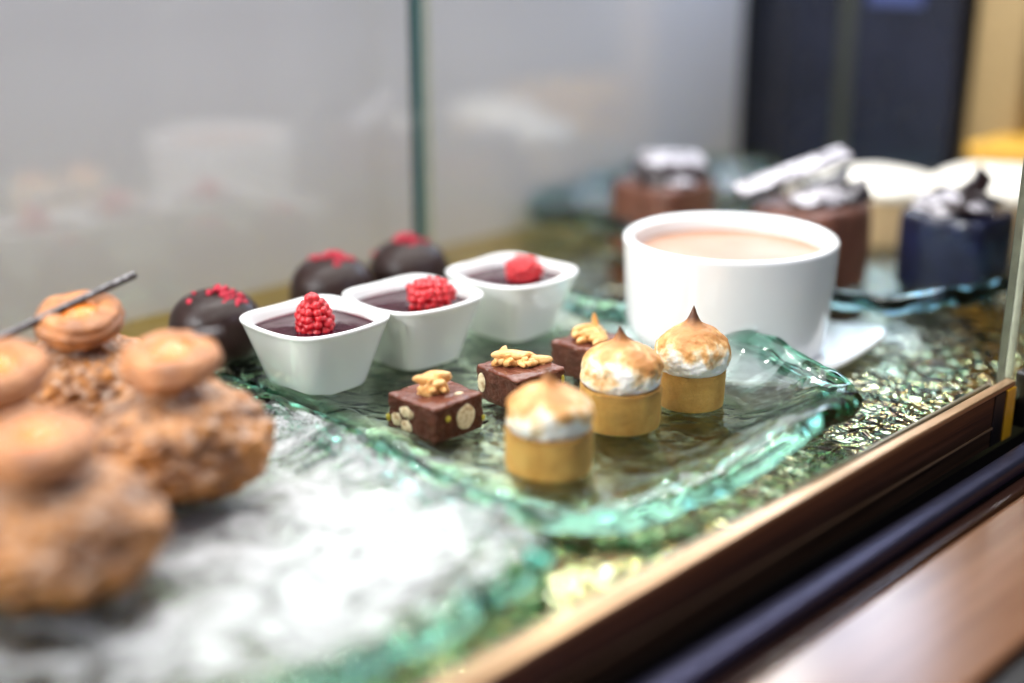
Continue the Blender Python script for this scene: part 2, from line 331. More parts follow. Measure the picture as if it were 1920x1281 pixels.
pane(-30, 62.6, -26.35, 0.05, 48, 0.4, M['pane'], M['edge_pale'], 'clear front glass pane standing in the copper rail', (0, 0.05))
pane(63.5, 150, -26.35, 0.05, 48, 0.4, M['pane'], M['edge_pale'], 'second front glass pane beyond the upright gap at the rail end', (0.05, 0))

# rail under the front pane
r = case_obj_frame('case_rail', 'long aged copper rail holding the front glass, amber block at its end', 'rail')
cbox('lip', -30, 62.4, -26.0, -25.46, 0.14, 0.42, M['lip'], r, bev=0.06)
cbox('glass_channel', -30, 62.4, -27.0, -26.72, -0.74, -0.1, M['channel'], r, bev=0.1)
cbox('face_panel', -30, 60.2, -25.85, -25.5, -2.6, 0.137, M['copper'], r, bev=0.04)
cbox('groove', -30, 60.2, -25.498, -25.42, -1.62, -1.5, M['lip'], r, bev=0.02)
cbox('end_block', 60.203, 61.4, -25.85, -25.45, -2.6, 0.137, M['black'], r, bev=0.04)
cbox('end_block', 61.403, 62.4, -25.85, -25.38, -2.6, 0.137, M['amber'], r, bev=0.04)['label'] = 'amber end block'
cbox('ledge', -30, 75, -25.84, -22.6, -4.2, -3.2, M['black'], r, bev=0.05)
# round violet bar
o = case_obj_frame('trim_bar', 'slim violet metal bar running along below the copper rail', 'trim bar')
rings = []
for i in range(60):
    u = -30+i*105/59
    rings.append([(u, 23.75+0.55*math.copysign(abs(math.cos(a))**0.5, math.cos(a)), -2.62+0.45*math.copysign(abs(math.sin(a))**0.5, math.sin(a))) for a in [2*math.pi*j/24 for j in range(24)]])
v, f = loft(rings); link('bar', v, f, M['blue_metal'], o)
cbox('foot_strip', -30, 75, -23.2, -22.45, -3.6, -3.05, M['dark_brown'], o, bev=0.08)
tag(cbox('counter_ledge', -30, 75, -22.4, -16.6, -4.0, -3.15, M['wood'], bev=0.25), kind='structure')
tag(cbox('counter_front', -30, 75, -16.5, -15.2, -20, -3.6, M['black'], bev=0.2), kind='structure')
o = case_obj_frame('door_stop', 'small black stop block standing beyond the end of the copper rail', 'block')
cbox('body', 63.3, 66.5, -25.9, -25.1, -2.4, 0.6, M['black'], o, bev=0.12); cbox('cap', 63.6, 66.2, -25.098, -25.0, -1.6, 0.3, M['dark_brown'], o, bev=0.05)

# dark cabinet at the far end
o = case_obj_frame('dark_cabinet', 'tall navy black cabinet behind the mousse cakes', 'cabinet')
cbox('panel', 103, 106, -74, -61.4, -8, 70, M['navy'], o, bev=0.2)
cbox('glass_strip', 103.2, 105.8, -61.37, -60.0, -8, 70, M['olive'], o, bev=0.1)
cbox('panel', 103, 106, -59.97, -50.3, -8, 70, M['navy'], o, bev=0.2)
cbox('light_panel', 102.7, 102.99, -58.6, -53.6, 15.6, 26, M['blue_light'], o, bev=0.1)  # glowing patch in place of a blue reflection, no lamp of the cabinet
o = case_obj_frame('gold_column', 'upright gold column beside the navy cabinet', 'column')
cbox('shaft', 104, 107, -49.4, -44.9, -8, 70, M['gold_col'], o, bev=0.4); cbox('flange', 103.4, 107.6, -49.7, -44.6, -9, -6, M['gold_col'], o, bev=0.3)

# ------------------------------------------------------------------ slumped glass platters
def bil(q, Q):
    s, t = (q[0]+1)/2, (q[1]+1)/2
    return ((1-s)*(1-t)*Q[0][0]+s*(1-t)*Q[1][0]+s*t*Q[2][0]+(1-s)*t*Q[3][0], (1-s)*(1-t)*Q[0][1]+s*(1-t)*Q[1][1]+s*t*Q[2][1]+(1-s)*t*Q[3][1])
def platter(label, Q, z0, seed, rimh=1.6, rimw=2.5, th=0.24, mat=None, nphi=380, nr=64, e=7.0, lift=None, wave=0.035, sugar=False, ham=0.09):
    W = (math.hypot(Q[1][0]-Q[0][0], Q[1][1]-Q[0][1])+math.hypot(Q[2][0]-Q[3][0], Q[2][1]-Q[3][1]))/2
    D = (math.hypot(Q[3][0]-Q[0][0], Q[3][1]-Q[0][1])+math.hypot(Q[2][0]-Q[1][0], Q[2][1]-Q[1][1]))/2
    cx = sum(q[0] for q in Q)/4; cyy = sum(q[1] for q in Q)/4
    R0 = min(W, D)/2
    def pos(a, r):
        """r: distance from the edge as fraction; outer edge wobbles"""
        q = squircle(1.0, a, e); x, y = bil((q[0]*r, q[1]*r), Q)
        rr = max(0.0, (r-0.8)/0.2)
        wob = 0.55*N3(math.cos(a)*2.2, math.sin(a)*2.2, 0, 1.0, seed)+0.22*N3(math.cos(a)*7, math.sin(a)*7, 0, 1.0, seed+3)
        dx, dy = x-cx, y-cyy; L = math.hypot(dx, dy) or 1
        return x+dx/L*wob*rr, y+dy/L*wob*rr
    def height(a, r, x, y):
        edge = (1-r)*R0
        k = max(0.0, 1-edge/rimw); k = k*k*(3-2*k)
        q = 1.0 if lift is None else max(0.0, min(1.0, (x*lift[0]+y*lift[1]-lift[2])/lift[3]))
        h = rimh*(0.22+0.78*q*q*(3-2*q))*(1+0.38*N3(math.cos(a)*2.0, math.sin(a)*2.0, 5, 1.3, seed)+0.12*N3(math.cos(a)*5, math.sin(a)*5, 2, 1.3, seed))
        return z0+k*h+wave*N3(x, y, 0, 0.28, seed)+wave*0.35*N3(x, y, 0, 0.8, seed+5)+k*0.16*N3(x, y, 0, 0.9, seed+1)
    top, bot = [], []
    rs = [((i+1)/nr)**0.8 for i in range(nr)]
    for r in rs:
        rt, rb = [], []
        for j in range(nphi):
            a = 2*math.pi*j/nphi; x, y = pos(a, r); z = height(a, r, x, y)
            rt.append((x, y, z))
            zb = z-th*(1+3.6*max(0, (r-0.86)/0.14)**1.5)
            ef = min(1, (1-r)*7+0.06)
            rb.append((x, y, zb+ham*ef*(mnoise.noise(Vector((x*1.15+seed, y*1.15, 0)))+0.5*mnoise.noise(Vector((x*2.7, y*2.7, seed))))))
        top.append(rt); bot.append(rb)
    edge = []
    for k in range(1, 7):                       # rounded edge
        b = math.pi*k/7; rg = []
        for j in range(nphi):
            a = 2*math.pi*j/nphi; T, B = top[-1][j], bot[-1][j]
            dx, dy = T[0]-cx, T[1]-cyy; L = math.hypot(dx, dy); hh = (T[2]-B[2])/2
            rg.append((T[0]+dx/L*0.42*math.sin(b), T[1]+dy/L*0.42*math.sin(b), (T[2]+B[2])/2+hh*math.cos(b)))
        edge.append(rg)
    v, f = loft(top+edge+bot[::-1])
    o = thing('glass_platter', label, 'platter', (cx, cyy, z0), 0)
    v = [(p[0]-cx, p[1]-cyy, p[2]-z0) for p in v]
    link('dish', v, f, mat or M['platter_glass'], o)
    sug = None
    if sugar:
        rg = []
        for i, r in enumerate(rs):
            if r > 0.985: break
            rg.append([(p[0], p[1], p[2]+0.035+0.04*max(0, N3(p[0], p[1], 0, 1.2, 4))) for p in top[i]])
        v, f = loft(rg, True, False)
        sug = link('icing_sugar', v, f, M['sugar'])
        dens = []
        for i in range(len(rg)):
            r = rs[i]
            for p in rg[i]:
                q = math.hypot((p[0]+6.5), (p[1]-44.0)*0.8)
                dens.append(max(0.0, 1-(q/13.5)**2)*0.66+0.16-0.35*max(0, (r-0.75)/0.25))
        dens.append(0.9)
        at = sug.data.attributes.new('dens', 'FLOAT', 'POINT'); at.data.foreach_set('value', dens); tag(sug, 'white icing sugar dusted over the green platter under the choux buns', 'icing sugar', kind='stuff')
    return o

PA = [(2.9, 44.9), (18.4, 57.9), (-1.2, 80.5), (-18.0, 67.8)]
platter('green glass platter holding the berry dishes, fudge squares and meringue tarts', PA, 0.0, 1.3, rimh=2.1, rimw=3.3, e=4.6, ham=0.03, lift=(0.92, 0.38, 21.5, 15.0))
PB = [(-14.0, 26.0), (2.3, 44.2), (-18.5, 66.5), (-38, 50)]
platter('sugar dusted green glass platter under the choux buns', PB, -0.08, 4.1, e=11.0, rimh=0.9, rimw=4.2, sugar=True, wave=0.30)
PC = [(21.8, 67.2), (41.0, 87.0), (20, 118), (-1.0, 101)]
platter('teal edged glass platter under the mousse cakes', PC, -0.05, 7.7, mat=M['teal_glass'], rimh=2.4, rimw=3.0, e=5.0, wave=0.25)

# ------------------------------------------------------------------ porcelain dishes with jelly and raspberries
def dish(loc, label, rot):
    o = thing('porcelain_dish', label, 'dish', loc, rot, 'square berry dishes'); H = 3.6
    prof = smooth_prof([(1.70, 0.0), (1.86, 0.05), (1.98, 0.30), (2.25, 1.2), (2.58, 2.3), (2.86, 3.2), (2.97, 3.45), (2.96, 3.57), (2.87, 3.62), (2.76, 3.58), (2.66, 3.45), (2.48, 2.9), (2.1, 1.4), (1.6, 0.5), (0.8, 0.4)], 6)
    rings = []
    for h, z in prof:
        rings.append([(*squircle(h*1.07, 2*math.pi*j/160, 3.9), z + 0.035*math.cos(4*2*math.pi*j/160+math.pi)*(z/3.6)) for j in range(160)])
    v, f = loft(rings); link('bowl', v, f, M['porcelain'], o); return o
def jelly(loc, rot, label, berry_xy, seed):
    o = thing('berry_jelly', label, 'jelly', loc, rot, 'dark berry jellies')
    z = 2.98; rings = []
    for k in range(36):
        t = k/35; h = 0.02+(2.69-0.02)*t
        ring = []
        for j in range(160):
            x, y = squircle(h, 2*math.pi*j/160, 3.9-1.8*(1-t)); d = math.hypot(x-berry_xy[0], y-berry_xy[1])
            men = 0.07*max(0, (t-0.9)/0.1)**2
            rip = 0.05*math.exp(-abs(d-1.0)*2.2)*(1+0.8*N3(x, y, 0, 2.2, seed)) + 0.02*N3(x, y, 0, 0.8, seed)
            ring.append((x, y, z+men+rip))
        rings.append(ring)
    v, f = loft(rings, True, False); link('surface', v, f, M['jelly'], o)
    rr = []
    for h, zz in ((2.689, z+0.066), (2.72, z+0.10), (2.75, z+0.125), (2.765, z+0.12)):
        rr.append([(*squircle(h, 2*math.pi*j/160, 3.9), zz+0.02*N3(math.cos(j/25), math.sin(j/25), 0, 3, seed)) for j in range(160)])
    v, f = loft(rr, False, False); link('rim_film', v, f, M['jelly_edge'], o)
    return o
def raspberry(loc, label, L, R, rot, seed, taper=0.45):
    """egg of drupelets along local z; star-shaped union of small spheres"""
    rnd = random.Random(seed); C = []; rows = 7
    for i in range(rows):
        t = (i+0.5)/rows; z = -L/2+L*t
        r = R*math.sqrt(max(0.02, 1-abs(2*t-0.9)**2.4*0.93))*(1-taper*max(0, t-0.25))
        m = max(3, int(round(2*math.pi*r/0.40))); ph0 = rnd.uniform(0, 6.28)
        for k in range(m):
            a = ph0+2*math.pi*k/m+rnd.uniform(-.14, .14)
            C.append((r*math.cos(a)*0.86, r*math.sin(a)*0.86, z+rnd.uniform(-.06, .06), rnd.uniform(0.19, 0.25)))
    C.append((0, 0, L/2-0.06, 0.2)); C = np.array(C)
    v, f = ico(6); D = np.array(v); D[:, 2] *= 1.15; D /= np.linalg.norm(D, axis=1)[:, None]
    cc = C[:, :3]; rad = C[:, 3]
    b = D@cc.T; disc = b*b-(np.sum(cc*cc, axis=1)-rad**2)[None, :]
    tt = np.where(disc > 0, b+np.sqrt(np.maximum(disc, 0)), 0).max(axis=1)
    base = 1/np.sqrt((D[:, 0]/(R*0.62))**2+(D[:, 1]/(R*0.62))**2+(D[:, 2]/(L*0.38))**2)
    tt = np.maximum(tt, base)
    o = link('raspberry', [tuple(p) for p in D*tt[:, None]], f, M['rasp'], None, loc, rot)
    return tag(o, label, 'raspberry', 'raspberries on the jellies')
rotd = CASE_ROT
dd = [((-9.95, 63.0, 0.02), 'white square dish nearest the choux buns, touching the tall raspberry dish rim'),]
D1, D2, D3 = (-9.95, 63.0, 0.04), (-5.3, 67.1, 0.04), (0.0, 71.9, 0.04)
dish(D1, 'first white square dish in the row, beside the choux buns, upright raspberry in it', rotd+0.02)
dish(D2, 'middle white square dish, with a raspberry lying on its side', rotd-0.03)
dish(D3, 'white square dish at the far end of its row, next to the round cup', rotd+0.05)
jelly(D1, rotd+0.02, 'dark berry jelly with an upright raspberry, in the first square dish', (0.0, 0.0), 1)
jelly(D2, rotd-0.03, 'dark berry jelly under the raspberry lying on its side', (0.6, -0.6), 2)
jelly(D3, rotd+0.05, 'dark berry jelly in the square dish next to the round cup', (0.5, -0.1), 3)
raspberry((-9.95, 62.75, 3.80), 'red raspberry standing upright on the jelly', 2.15, 1.0, (math.radians(6), math.radians(-5), 0.3), 5, 0.62)
raspberry((-4.25, 66.55, 3.72), 'red raspberry lying on its side in the middle dish', 2.45, 0.98, (math.radians(84), math.radians(4), math.radians(100)), 8, 0.3)
raspberry((0.75, 71.9, 3.62), 'smaller raspberry lying in the dish next to the round cup', 1.95, 0.86, (math.radians(80), 0, math.radians(75)), 11, 0.3)

# ------------------------------------------------------------------ chocolate domes
def dome(loc, label, rz, seed, crumb_off):
    o = thing('chocolate_dome', label, 'chocolate dome', loc, rz, 'dark chocolate domes')
    prof = smooth_prof([(1.0, 0.0), (1.7, 0.03), (2.05, 0.22), (2.34, 0.9), (2.42, 1.75), (2.25, 2.6), (1.75, 3.3), (1.05, 3.68), (0.35, 3.82), (0.05, 3.83)], 8)
    rings = lathe(prof, 96, lambda p, a: (p[0]*1.04, p[1]*0.96, p[2]+0.05*N3(p[0], p[1], p[2], 0.6, seed)))
    v, f = loft(rings); link('shell', v, f, M['dome'], o)
    rnd = random.Random(seed)
    for k in range(26):
        a = rnd.uniform(0, 6.28); rr = abs(rnd.gauss(0, 0.62)); x = crumb_off[0]+rr*math.cos(a)*1.15; y = crumb_off[1]+rr*math.sin(a)*0.7
        q = min(0.98, (x/2.5)**2+(y/2.32)**2); z = 1.7+2.1*math.sqrt(1-q)
        s = rnd.uniform(0.13, 0.24); vv, ff = ico(2)
        vv = [(p[0]*s*(1+.7*N3(*p, 1.6, k)), p[1]*s*(1+.7*N3(*p, 1.6, k+9)), p[2]*s*(0.8+.7*N3(*p, 1.6, k+5))) for p in vv]
        link('raspberry_crumb', vv, ff, M['crumb'], o, (x, y, z+s*0.35+(0.16 if rr < 0.35 else 0)), (rnd.uniform(0, 3), rnd.uniform(0, 3), 0))
    return o
dome((-15.9, 67.0, 0.02), 'dark chocolate dome with raspberry crumbs between choux buns and first square dish', 0.1, 21, (0.45, -0.4))
dome((-10.6, 74.3, 0.02), 'dark chocolate dome with raspberry crumbs, middle one of its row', 0.1, 34, (0.3, -0.1))
dome((-6.4, 78.3, 0.02), 'dark chocolate dome in front of the teal glass joint', 0.0, 47, (-0.1, 0.0))

# ------------------------------------------------------------------ fudge squares
def sliver(parent, x, y, z, L, w, rot, seed):
    vv, ff = ico(3); out = []; L *= 1.35; w *= 1.08
    for p in vv:
        X = math.copysign(abs(p[0])**0.75, p[0])*L/2; t = 1-0.45*abs(p[0])**2
        out.append((X, p[1]*w/2*t*(1+.25*N3(*p, 1.5, seed)), p[2]*w*0.42*(1+.35*N3(*p, 1.5, seed+3))+0.08*(1-p[0]**2)*N3(0, 0, seed)))
    link('almond_sliver', out, ff, M['almond'], parent, (x, y, z), rot)
def fudge(loc, label, side, hh, rz, seed, slivers, nuts):
    o = thing('fudge_square', label, 'fudge', loc, rz, 'nut fudge squares')
    bm = box_bm(-side/2, side/2, -side/2, side/2, 0, hh, 0.0)
    bmesh.ops.subdivide_edges(bm, edges=list(bm.edges), cuts=44, use_grid_fill=True)
    s2 = side/2; rr = 0.13
    fmv = []
    for v in bm.verts:
        p = v.co; c = Vector((max(-s2+rr, min(s2-rr, p.x)), max(-s2+rr, min(s2-rr, p.y)), max(rr*0.4, min(hh-rr, p.z)))); d = p-c
        if d.length > 1e-6: p = c+d.normalized()*rr*(1 if c.z > rr else 0.9)
        kk = 0.05*FB(p.x, p.y, p.z, 1.3, seed)+0.02*N3(p.x, p.y, p.z, 6, seed)
        p = p+Vector((p.x/s2*kk*1.6, p.y/s2*kk*1.6, (kk*0.9+0.05*N3(p.x, p.y, 0, 0.8, seed)) if p.z > hh-0.2 else 0))
        v.co = p
    bm.faces.ensure_lookup_table()
    fm = [1 if fa.calc_center_median().z > hh-0.15 else 0 for fa in bm.faces]
    v = [tuple(x.co) for x in bm.verts]; bm.verts.index_update(); f = [tuple(x.index for x in fa.verts) for fa in bm.faces]; bm.free()
    link('block', v, f, None, o, mats=[M['fudge'], M['glaze']], fm=fm)
    for (face, a, z, w, h, kind) in nuts:
        vv, ff = ico(4); out = []
        for p in vv:
            rag = 1+(0.42*N3(p[0], p[1], p[2], 2.6, seed+a*3) if kind == 'pecan' else 0.10*N3(*p, 1.8, seed+a))
            lx, lz, dz = p[0]*w/2*rag, p[1]*h/2*rag, p[2]*0.055
            if face == 'y': out.append((a+lx, -s2-0.045+dz, z+lz))          # customer-side face
            elif face == 'x': out.append((-s2-0.045+dz, a+lx, z+lz))            # face turned back along the case
            else: out.append((a+lx, z+lz, hh+dz))
        link('pistachio_piece' if kind == 'pist' else 'nut_piece', out, ff, M['pistachio'] if kind == 'pist' else M['nut'], o)
    for k, (x, y, z, L, w, rx, ry, rz2) in enumerate(slivers):
        sliver(o, x, y, hh+z, L, w, (rx, ry, rz2), seed+k)
    rn = random.Random(seed*5+1)
    for k in range(7):
        b = slivers[k % len(slivers)]
        sliver(o, b[0]*0.7+rn.uniform(-.25, .25), b[1]*0.7+rn.uniform(-.25, .25), hh+0.12+rn.uniform(0, 0.4), rn.uniform(0.7, 1.0), rn.uniform(0.32, 0.42), (rn.uniform(-.4, .4), rn.uniform(-.5, .5), rn.uniform(-1.4, 1.4)), seed+40+k)
    return o
R_ = math.radians
fudge((-3.55, 57.0, 0.03), 'fudge square showing large pale nuts in its cut sides, beside the first square dish', 3.15, 1.75, rotd+0.02, 3,
      [(-0.55, 0.2, 0.15, 0.95, 0.45, 0.3, 0.9, 1.9), (-0.25, 0.0, 0.25, 1.05, 0.48, 0, 1.0, 0.6), (-0.05, -0.15, 0.2, 0.9, 0.5, 0.2, 1.1, 2.6), (0.3, -0.2, 0.3, 1.15, 0.46, 0.1, 1.15, 0.2),
       (-0.35, 0.1, 0.68, 1.15, 0.5, 0.2, 0.15, -0.5), (0.05, 0.05, 0.80, 1.1, 0.46, -0.2, -0.1, -0.8), (0.35, 0.1, 0.66, 0.8, 0.4, 0.1, 0.2, 0.3), (-0.7, -0.1, 0.12, 0.8, 0.4, 0.1, 0.8, -0.5), (0.1, 0.4, 0.3, 0.9, 0.42, 0.4, 0.6, 1.2)],
      [('y', 0.35, 0.85, 1.15, 1.2, 'hazel'), ('y', -0.75, 1.05, 0.3, 0.3, 'pist'), ('x', 0.25, 1.12, 0.85, 0.5, 'pecan'), ('x', 0.95, 0.62, 0.62, 0.6, 'pecan'), ('x', 0.3, 0.42, 0.7, 0.6, 'pecan'), ('x', 1.52, 0.55, 0.3, 0.4, 'pist'), ('y', 1.5, 0.5, 0.22, 0.3, 'pist'), ('z', 0.62, -0.9, 0.45, 0.3, 'pecan')])
fudge((0.45, 60.9, 0.03), 'fudge square topped by a fan of almond slivers, behind the first meringue tart', 3.1, 1.7, rotd-0.10, 7,
      [(-0.9, 0.7, 0.16, 0.75, 0.42, 0.2, 0.5, 1.7), (-0.62, 0.35, 0.17, 0.85, 0.44, 0.1, 0.4, 1.1), (-0.3, 0.15, 0.16, 0.8, 0.4, 0.1, 0.3, 2.0), (0.0, -0.2, 0.16, 0.9, 0.42, 0.1, 0.25, 1.6), (0.35, -0.35, 0.17, 0.9, 0.42, 0, 0.1, 0.1), (0.85, -0.3, 0.2, 1.15, 0.5, 0.2, 0.1, -0.4),
       (-0.35, 0.35, 0.52, 1.5, 0.62, 0.25, 0.05, -0.55), (0.1, 0.2, 0.36, 1.0, 0.45, 0.1, 0.1, -0.2)],
      [('x', 1.15, 0.85, 0.6, 1.0, 'hazel'), ('y', 1.35, 1.1, 0.2, 0.5, 'pist'), ('y', -0.8, 0.6, 0.5, 0.3, 'pecan')])
fudge((4.25, 64.9, 0.03), 'fudge square with long almond slivers, partly hidden by the second meringue tart', 3.1, 1.75, rotd+0.04, 12,
      [(-0.55, 0.1, 0.14, 1.25, 0.46, 0.1, 0.05, 0.15), (-0.25, -0.65, 0.14, 1.35, 0.44, 0.1, 0.05, 0.3), (0.1, 0.15, 0.34, 1.4, 0.48, 0.2, -0.05, 0.1), (-0.5, 0.65, 0.28, 1.3, 0.46, 0.1, 0.15, 0.45), (0.0, 0.6, 0.5, 1.25, 0.45, 0.3, 0, -0.2),
       (0.75, 0.45, 0.55, 1.1, 0.36, 0, 1.25, 0.1), (-0.1, -0.2, 0.3, 1.1, 0.4, 0, 0.1, -0.3)],
      [('y', -0.35, 0.75, 0.8, 0.6, 'pecan'), ('y', 0.9, 0.5, 0.5, 0.4, 'pecan')])

# ------------------------------------------------------------------ meringue tarts
def tart(loc, label, R, hs, peak, rz, seed, mw, lean):
    o = thing('meringue_tart', label, 'tart', loc, rz, 'torched meringue tarts')
    prof = [(R*0.5, 0.0), (R*0.93, 0.0), (R*0.965, 0.04), (R*0.985, 0.3), (R*0.995, hs*0.6), (R*1.0, hs-0.12), (R*0.995, hs-0.03), (R*0.965, hs), (R*0.93, hs-0.01), (R*0.90, hs-0.1), (R*0.7, hs-0.2), (R*0.3, hs-0.2)]
    pr = []
    for a, b in zip(prof, prof[1:]):
        k = 8 if abs(a[1]-b[1]) > 0.3 else 3
        pr += [(a[0]+(b[0]-a[0])*i/k, a[1]+(b[1]-a[1])*i/k) for i in range(k)]
    rings = lathe(pr+[prof[-1]], 128, lambda p, a: tuple(np.array(p)*(1, 1, 1)+np.array((p[0], p[1], 0))*0.012*FB(*p, 1.6, seed)+np.array((0, 0, 0.05*FB(p[0], p[1], 0, 2.5, seed) if p[2] > hs-0.1 else 0))))
    v, f = loft(rings); link('crust', v, f, M['crust'], o)
    Hm = peak-hs+0.1
    prof = smooth_prof([(mw*0.6, 0.03), (mw*0.84, 0.0), (mw*0.93, Hm*0.05), (mw*0.985, Hm*0.15), (mw*1.0, Hm*0.28), (mw*0.95, Hm*0.41), (mw*0.80, Hm*0.53), (mw*0.56, Hm*0.63), (mw*0.33, Hm*0.70), (mw*0.20, Hm*0.76), (mw*0.12, Hm*0.84), (mw*0.05, Hm*0.94), (0.01, Hm)], 10)
    def warp(p, a):
        x, y, z = p; t = z/Hm
        sw = 1+0.025*math.sin(a+z*3.2+seed)*(0.3+t)+0.10*FB(x, y, z, 0.9, seed)*(1 if z > 0.15 else 0.4)+0.014*FB(x, y, z, 2.6, seed+2)
        k = max(0, t-0.35)
        return (x*sw+lean[0]*k*k, y*sw+lean[1]*k*k, z+0.05*N3(x, y, z, 0.9, seed)*(1-t))
    rings = lathe(prof, 160, warp); v, f = loft(rings)
    link('meringue', v, f, M['meringue'], o, (0, 0, hs-0.06), (0, 0, seed*1.7)); return o
tart((1.6, 52.3, 0.03), 'torched meringue tart standing closest to the thick green platter rim, between fudge and rail', 1.92, 1.92, 4.62, 0, 1.0, 1.86, (0.3, 0.2))
tart((5.12, 57.6, 0.03), 'middle meringue tart, with a tall thin burnt tip overlapping the far fudge square', 1.93, 2.0, 4.82, 0.5, 2.2, 1.88, (0.2, -0.3))
tart((8.78, 60.3, 0.03), 'deep brown torched meringue tart standing in front of the round white cup', 1.68, 1.85, 4.93, 1.1, 3.7, 1.82, (0.0, 0.05))

# ------------------------------------------------------------------ cup, saucer, custard
CX, CYY = 12.1, 70.6
o = thing('saucer', 'white square saucer with upturned corners under the round cup', 'saucer', (CX+0.4, CYY-0.1, FZ), rotd+math.radians(2))
rings = []
def sz(x, y): return 1.0*(min(1, max(0, (math.hypot(x, y)-5.2)/4.5)))**1.5*(1 if True else 0)
for k in range(40):
    h = 0.1+6.5*k/39; rings.append([(lambda x, y: (x, y, 0.55+sz(x, y)))(*squircle(h, 2*math.pi*j/200, 11)) for j in range(200)])
rings.append([(p[0]*1.008, p[1]*1.008, p[2]-0.12) for p in rings[-1]])
for k in range(39, -1, -1):
    h = 0.1+6.5*k/39; rings.append([(lambda x, y: (x, y, 0.55+sz(x, y)-0.3*min(1, 1)))(*squircle(h, 2*math.pi*j/200, 11)) for j in range(200)])
v, f = loft(rings); link('plate', v, f, M['porcelain'], o)
rings = lathe([(2.5, 0.0), (4.2, 0.0), (4.3, 0.1), (4.2, 0.27), (2.5, 0.27)], 64); v, f = loft(rings); link('foot_ring', v, f, M['porcelain'], o)
o = thing('round_cup', 'wide round white porcelain cup on the square saucer', 'cup', (CX, CYY, -0.35))
prof = smooth_prof([(4.5, 0.0), (5.15, 0.03), (5.42, 0.2), (5.58, 1.2), (5.73, 3.0), (5.86, 5.0), (5.91, 5.75), (5.93, 6.1), (5.88, 6.27), (5.72, 6.34), (5.5, 6.32), (5.33, 6.22), (5.25, 6.0), (5.18, 5.0), (5.0, 3.0), (4.6, 0.8), (3.5, 0.5)], 6)
v, f = loft(lathe(prof, 160)); link('body', v, f, M['porcelain'], o)
o = thing('custard', 'pale caramel cream filling the round white cup', 'custard', (CX, CYY, -0.35))
v, f = loft([[(r*math.cos(2*math.pi*j/120), r*math.sin(2*math.pi*j/120), 5.35+0.03*N3(r*math.cos(j*.05236), r*math.sin(j*.05236), 0, .5, 3)+(0.12*max(0, (r-4.9)/0.27)**2)) for j in range(120)] for r in [0.05+5.12*i/30 for i in range(31)]], True, False)
link('filling', v, f, M['custard'], o)

# ------------------------------------------------------------------ choux buns
def choux_bun(loc, label, R, hb, ring_off, Rr, ztop, rz, seed, stick=None):
    o = thing('choux_bun', label, 'choux bun', loc, rz, 'choux buns on the sugar dusted platter')
    vv, ff = ico(6); out = []
    for p in vv:
        vd = mnoise.voronoi(Vector((p[0]*3.1+seed+.25*N3(*p, 5, 1), p[1]*3.1, p[2]*3.1+seed)))[0]
        crack = min(1.0, (vd[1]-vd[0])/0.22)
        d = 1+0.12*FB(p[0], p[1], p[2], 1.6, seed)+0.075*FB(p[0], p[1], p[2], 5.5, seed+2)-0.022*(1-crack)
        z = p[2]*hb/2
        if z < 0: z *= 0.95
        fl = 1-0.12*max(0, -p[2])
        out.append((p[0]*R*d*fl, p[1]*R*d*fl, max(0.02, hb/2+z*d)))
    link('puff', out, ff, M['choux'], o)
    # piped ring
    rings = []; n = 140
    prof = []
    tube = Rr*0.37; hr = 1.35
    K = 90
    for k in range(K+1):
        b = -math.pi/2+2*math.pi*k/K
        rid = 1
        prof.append((Rr-tube+tube*math.cos(b)*rid*1.0, hr/2+hr/2*math.sin(b)*rid))
    def sc_(p, a): return 0.075*(abs(math.sin(math.pi*(p[2]/hr*3.0+a/(2*math.pi)+0.12*math.sin(3*a+seed))))-0.55)
    rings = lathe(prof, n, lambda p, a: (p[0]*(1+sc_(p, a)+0.045*N3(p[0], p[1], p[2]*2, 0.9, seed)), p[1]*(1+sc_(p, a)+0.045*N3(p[0], p[1], p[2]*2, 0.9, seed)), p[2]+0.10*math.sin(a+seed)+0.10*N3(p[0], p[1], p[2], 1.4, seed)))
    v, f = loft(rings, False, False)
    tilt = (0.24, 0.05*math.sin(seed), 0); L0 = Vector((ring_off[0], ring_off[1], ztop-hr)); up = Matrix.Rotation(0.24, 3, 'X')@Vector((0, 0, hr-0.22))
    link('piped_ring', v, f, M['choux_ring'], o, L0, tilt)
    rj = Rr*0.50
    rr = [[(r*math.cos(2*math.pi*j/72), r*math.sin(2*math.pi*j/72), 0.28*(1-(r/rj)**2)+0.10*N3(r*math.cos(j*.0873), r*math.sin(j*.0873), 0, 1.3, seed)) for j in range(72)] for r in [0.03+rj*i/16 for i in range(17)]]
    v, f = loft(rr, True, False); link('jam', v, f, M['jam'], o, L0+up, tilt)
    if stick:
        (x0, y0, z0), (x1, y1, z1) = stick
        a = Vector((x0, y0, z0)); b = Vector((x1, y1, z1)); d = (b-a); L = d.length
        rg = [[(0.17*math.cos(q)*(1+.05*N3(0, 0, i*.3)), 0.17*math.sin(q), L*i/24) for q in [2*math.pi*j/20 for j in range(20)]] for i in range(25)]
        v, f = loft(rg); link('chocolate_stick', v, f, M['choc_dusted'], o, a, d.to_track_quat('Z', 'Y').to_euler())
    return o
choux_bun((-13.6, 49.3, -0.02), 'choux bun with orange jam in its ring, beside the chocolate dome and first square dish', 3.75, 4.9, (0.0, 0.1), 1.95, 6.7, 0, 2, ((-1.9, 1.2, 6.2), (1.9, 0.7, 7.0)))
choux_bun((-19.2, 55.6, -0.02), 'choux bun at the back with a long dusted chocolate stick across its jam', 3.8, 5.0, (0.3, -0.8), 1.9, 6.75, 0, 5, ((-2.9, -3.0, 5.7), (2.5, 0.4, 7.75)))
choux_bun((-15.9, 41.2, -0.02), 'large choux bun with a plump piped ring, at the near end of the sugared platter', 3.85, 4.7, (-0.1, -0.1), 1.95, 6.5, 0, 9)
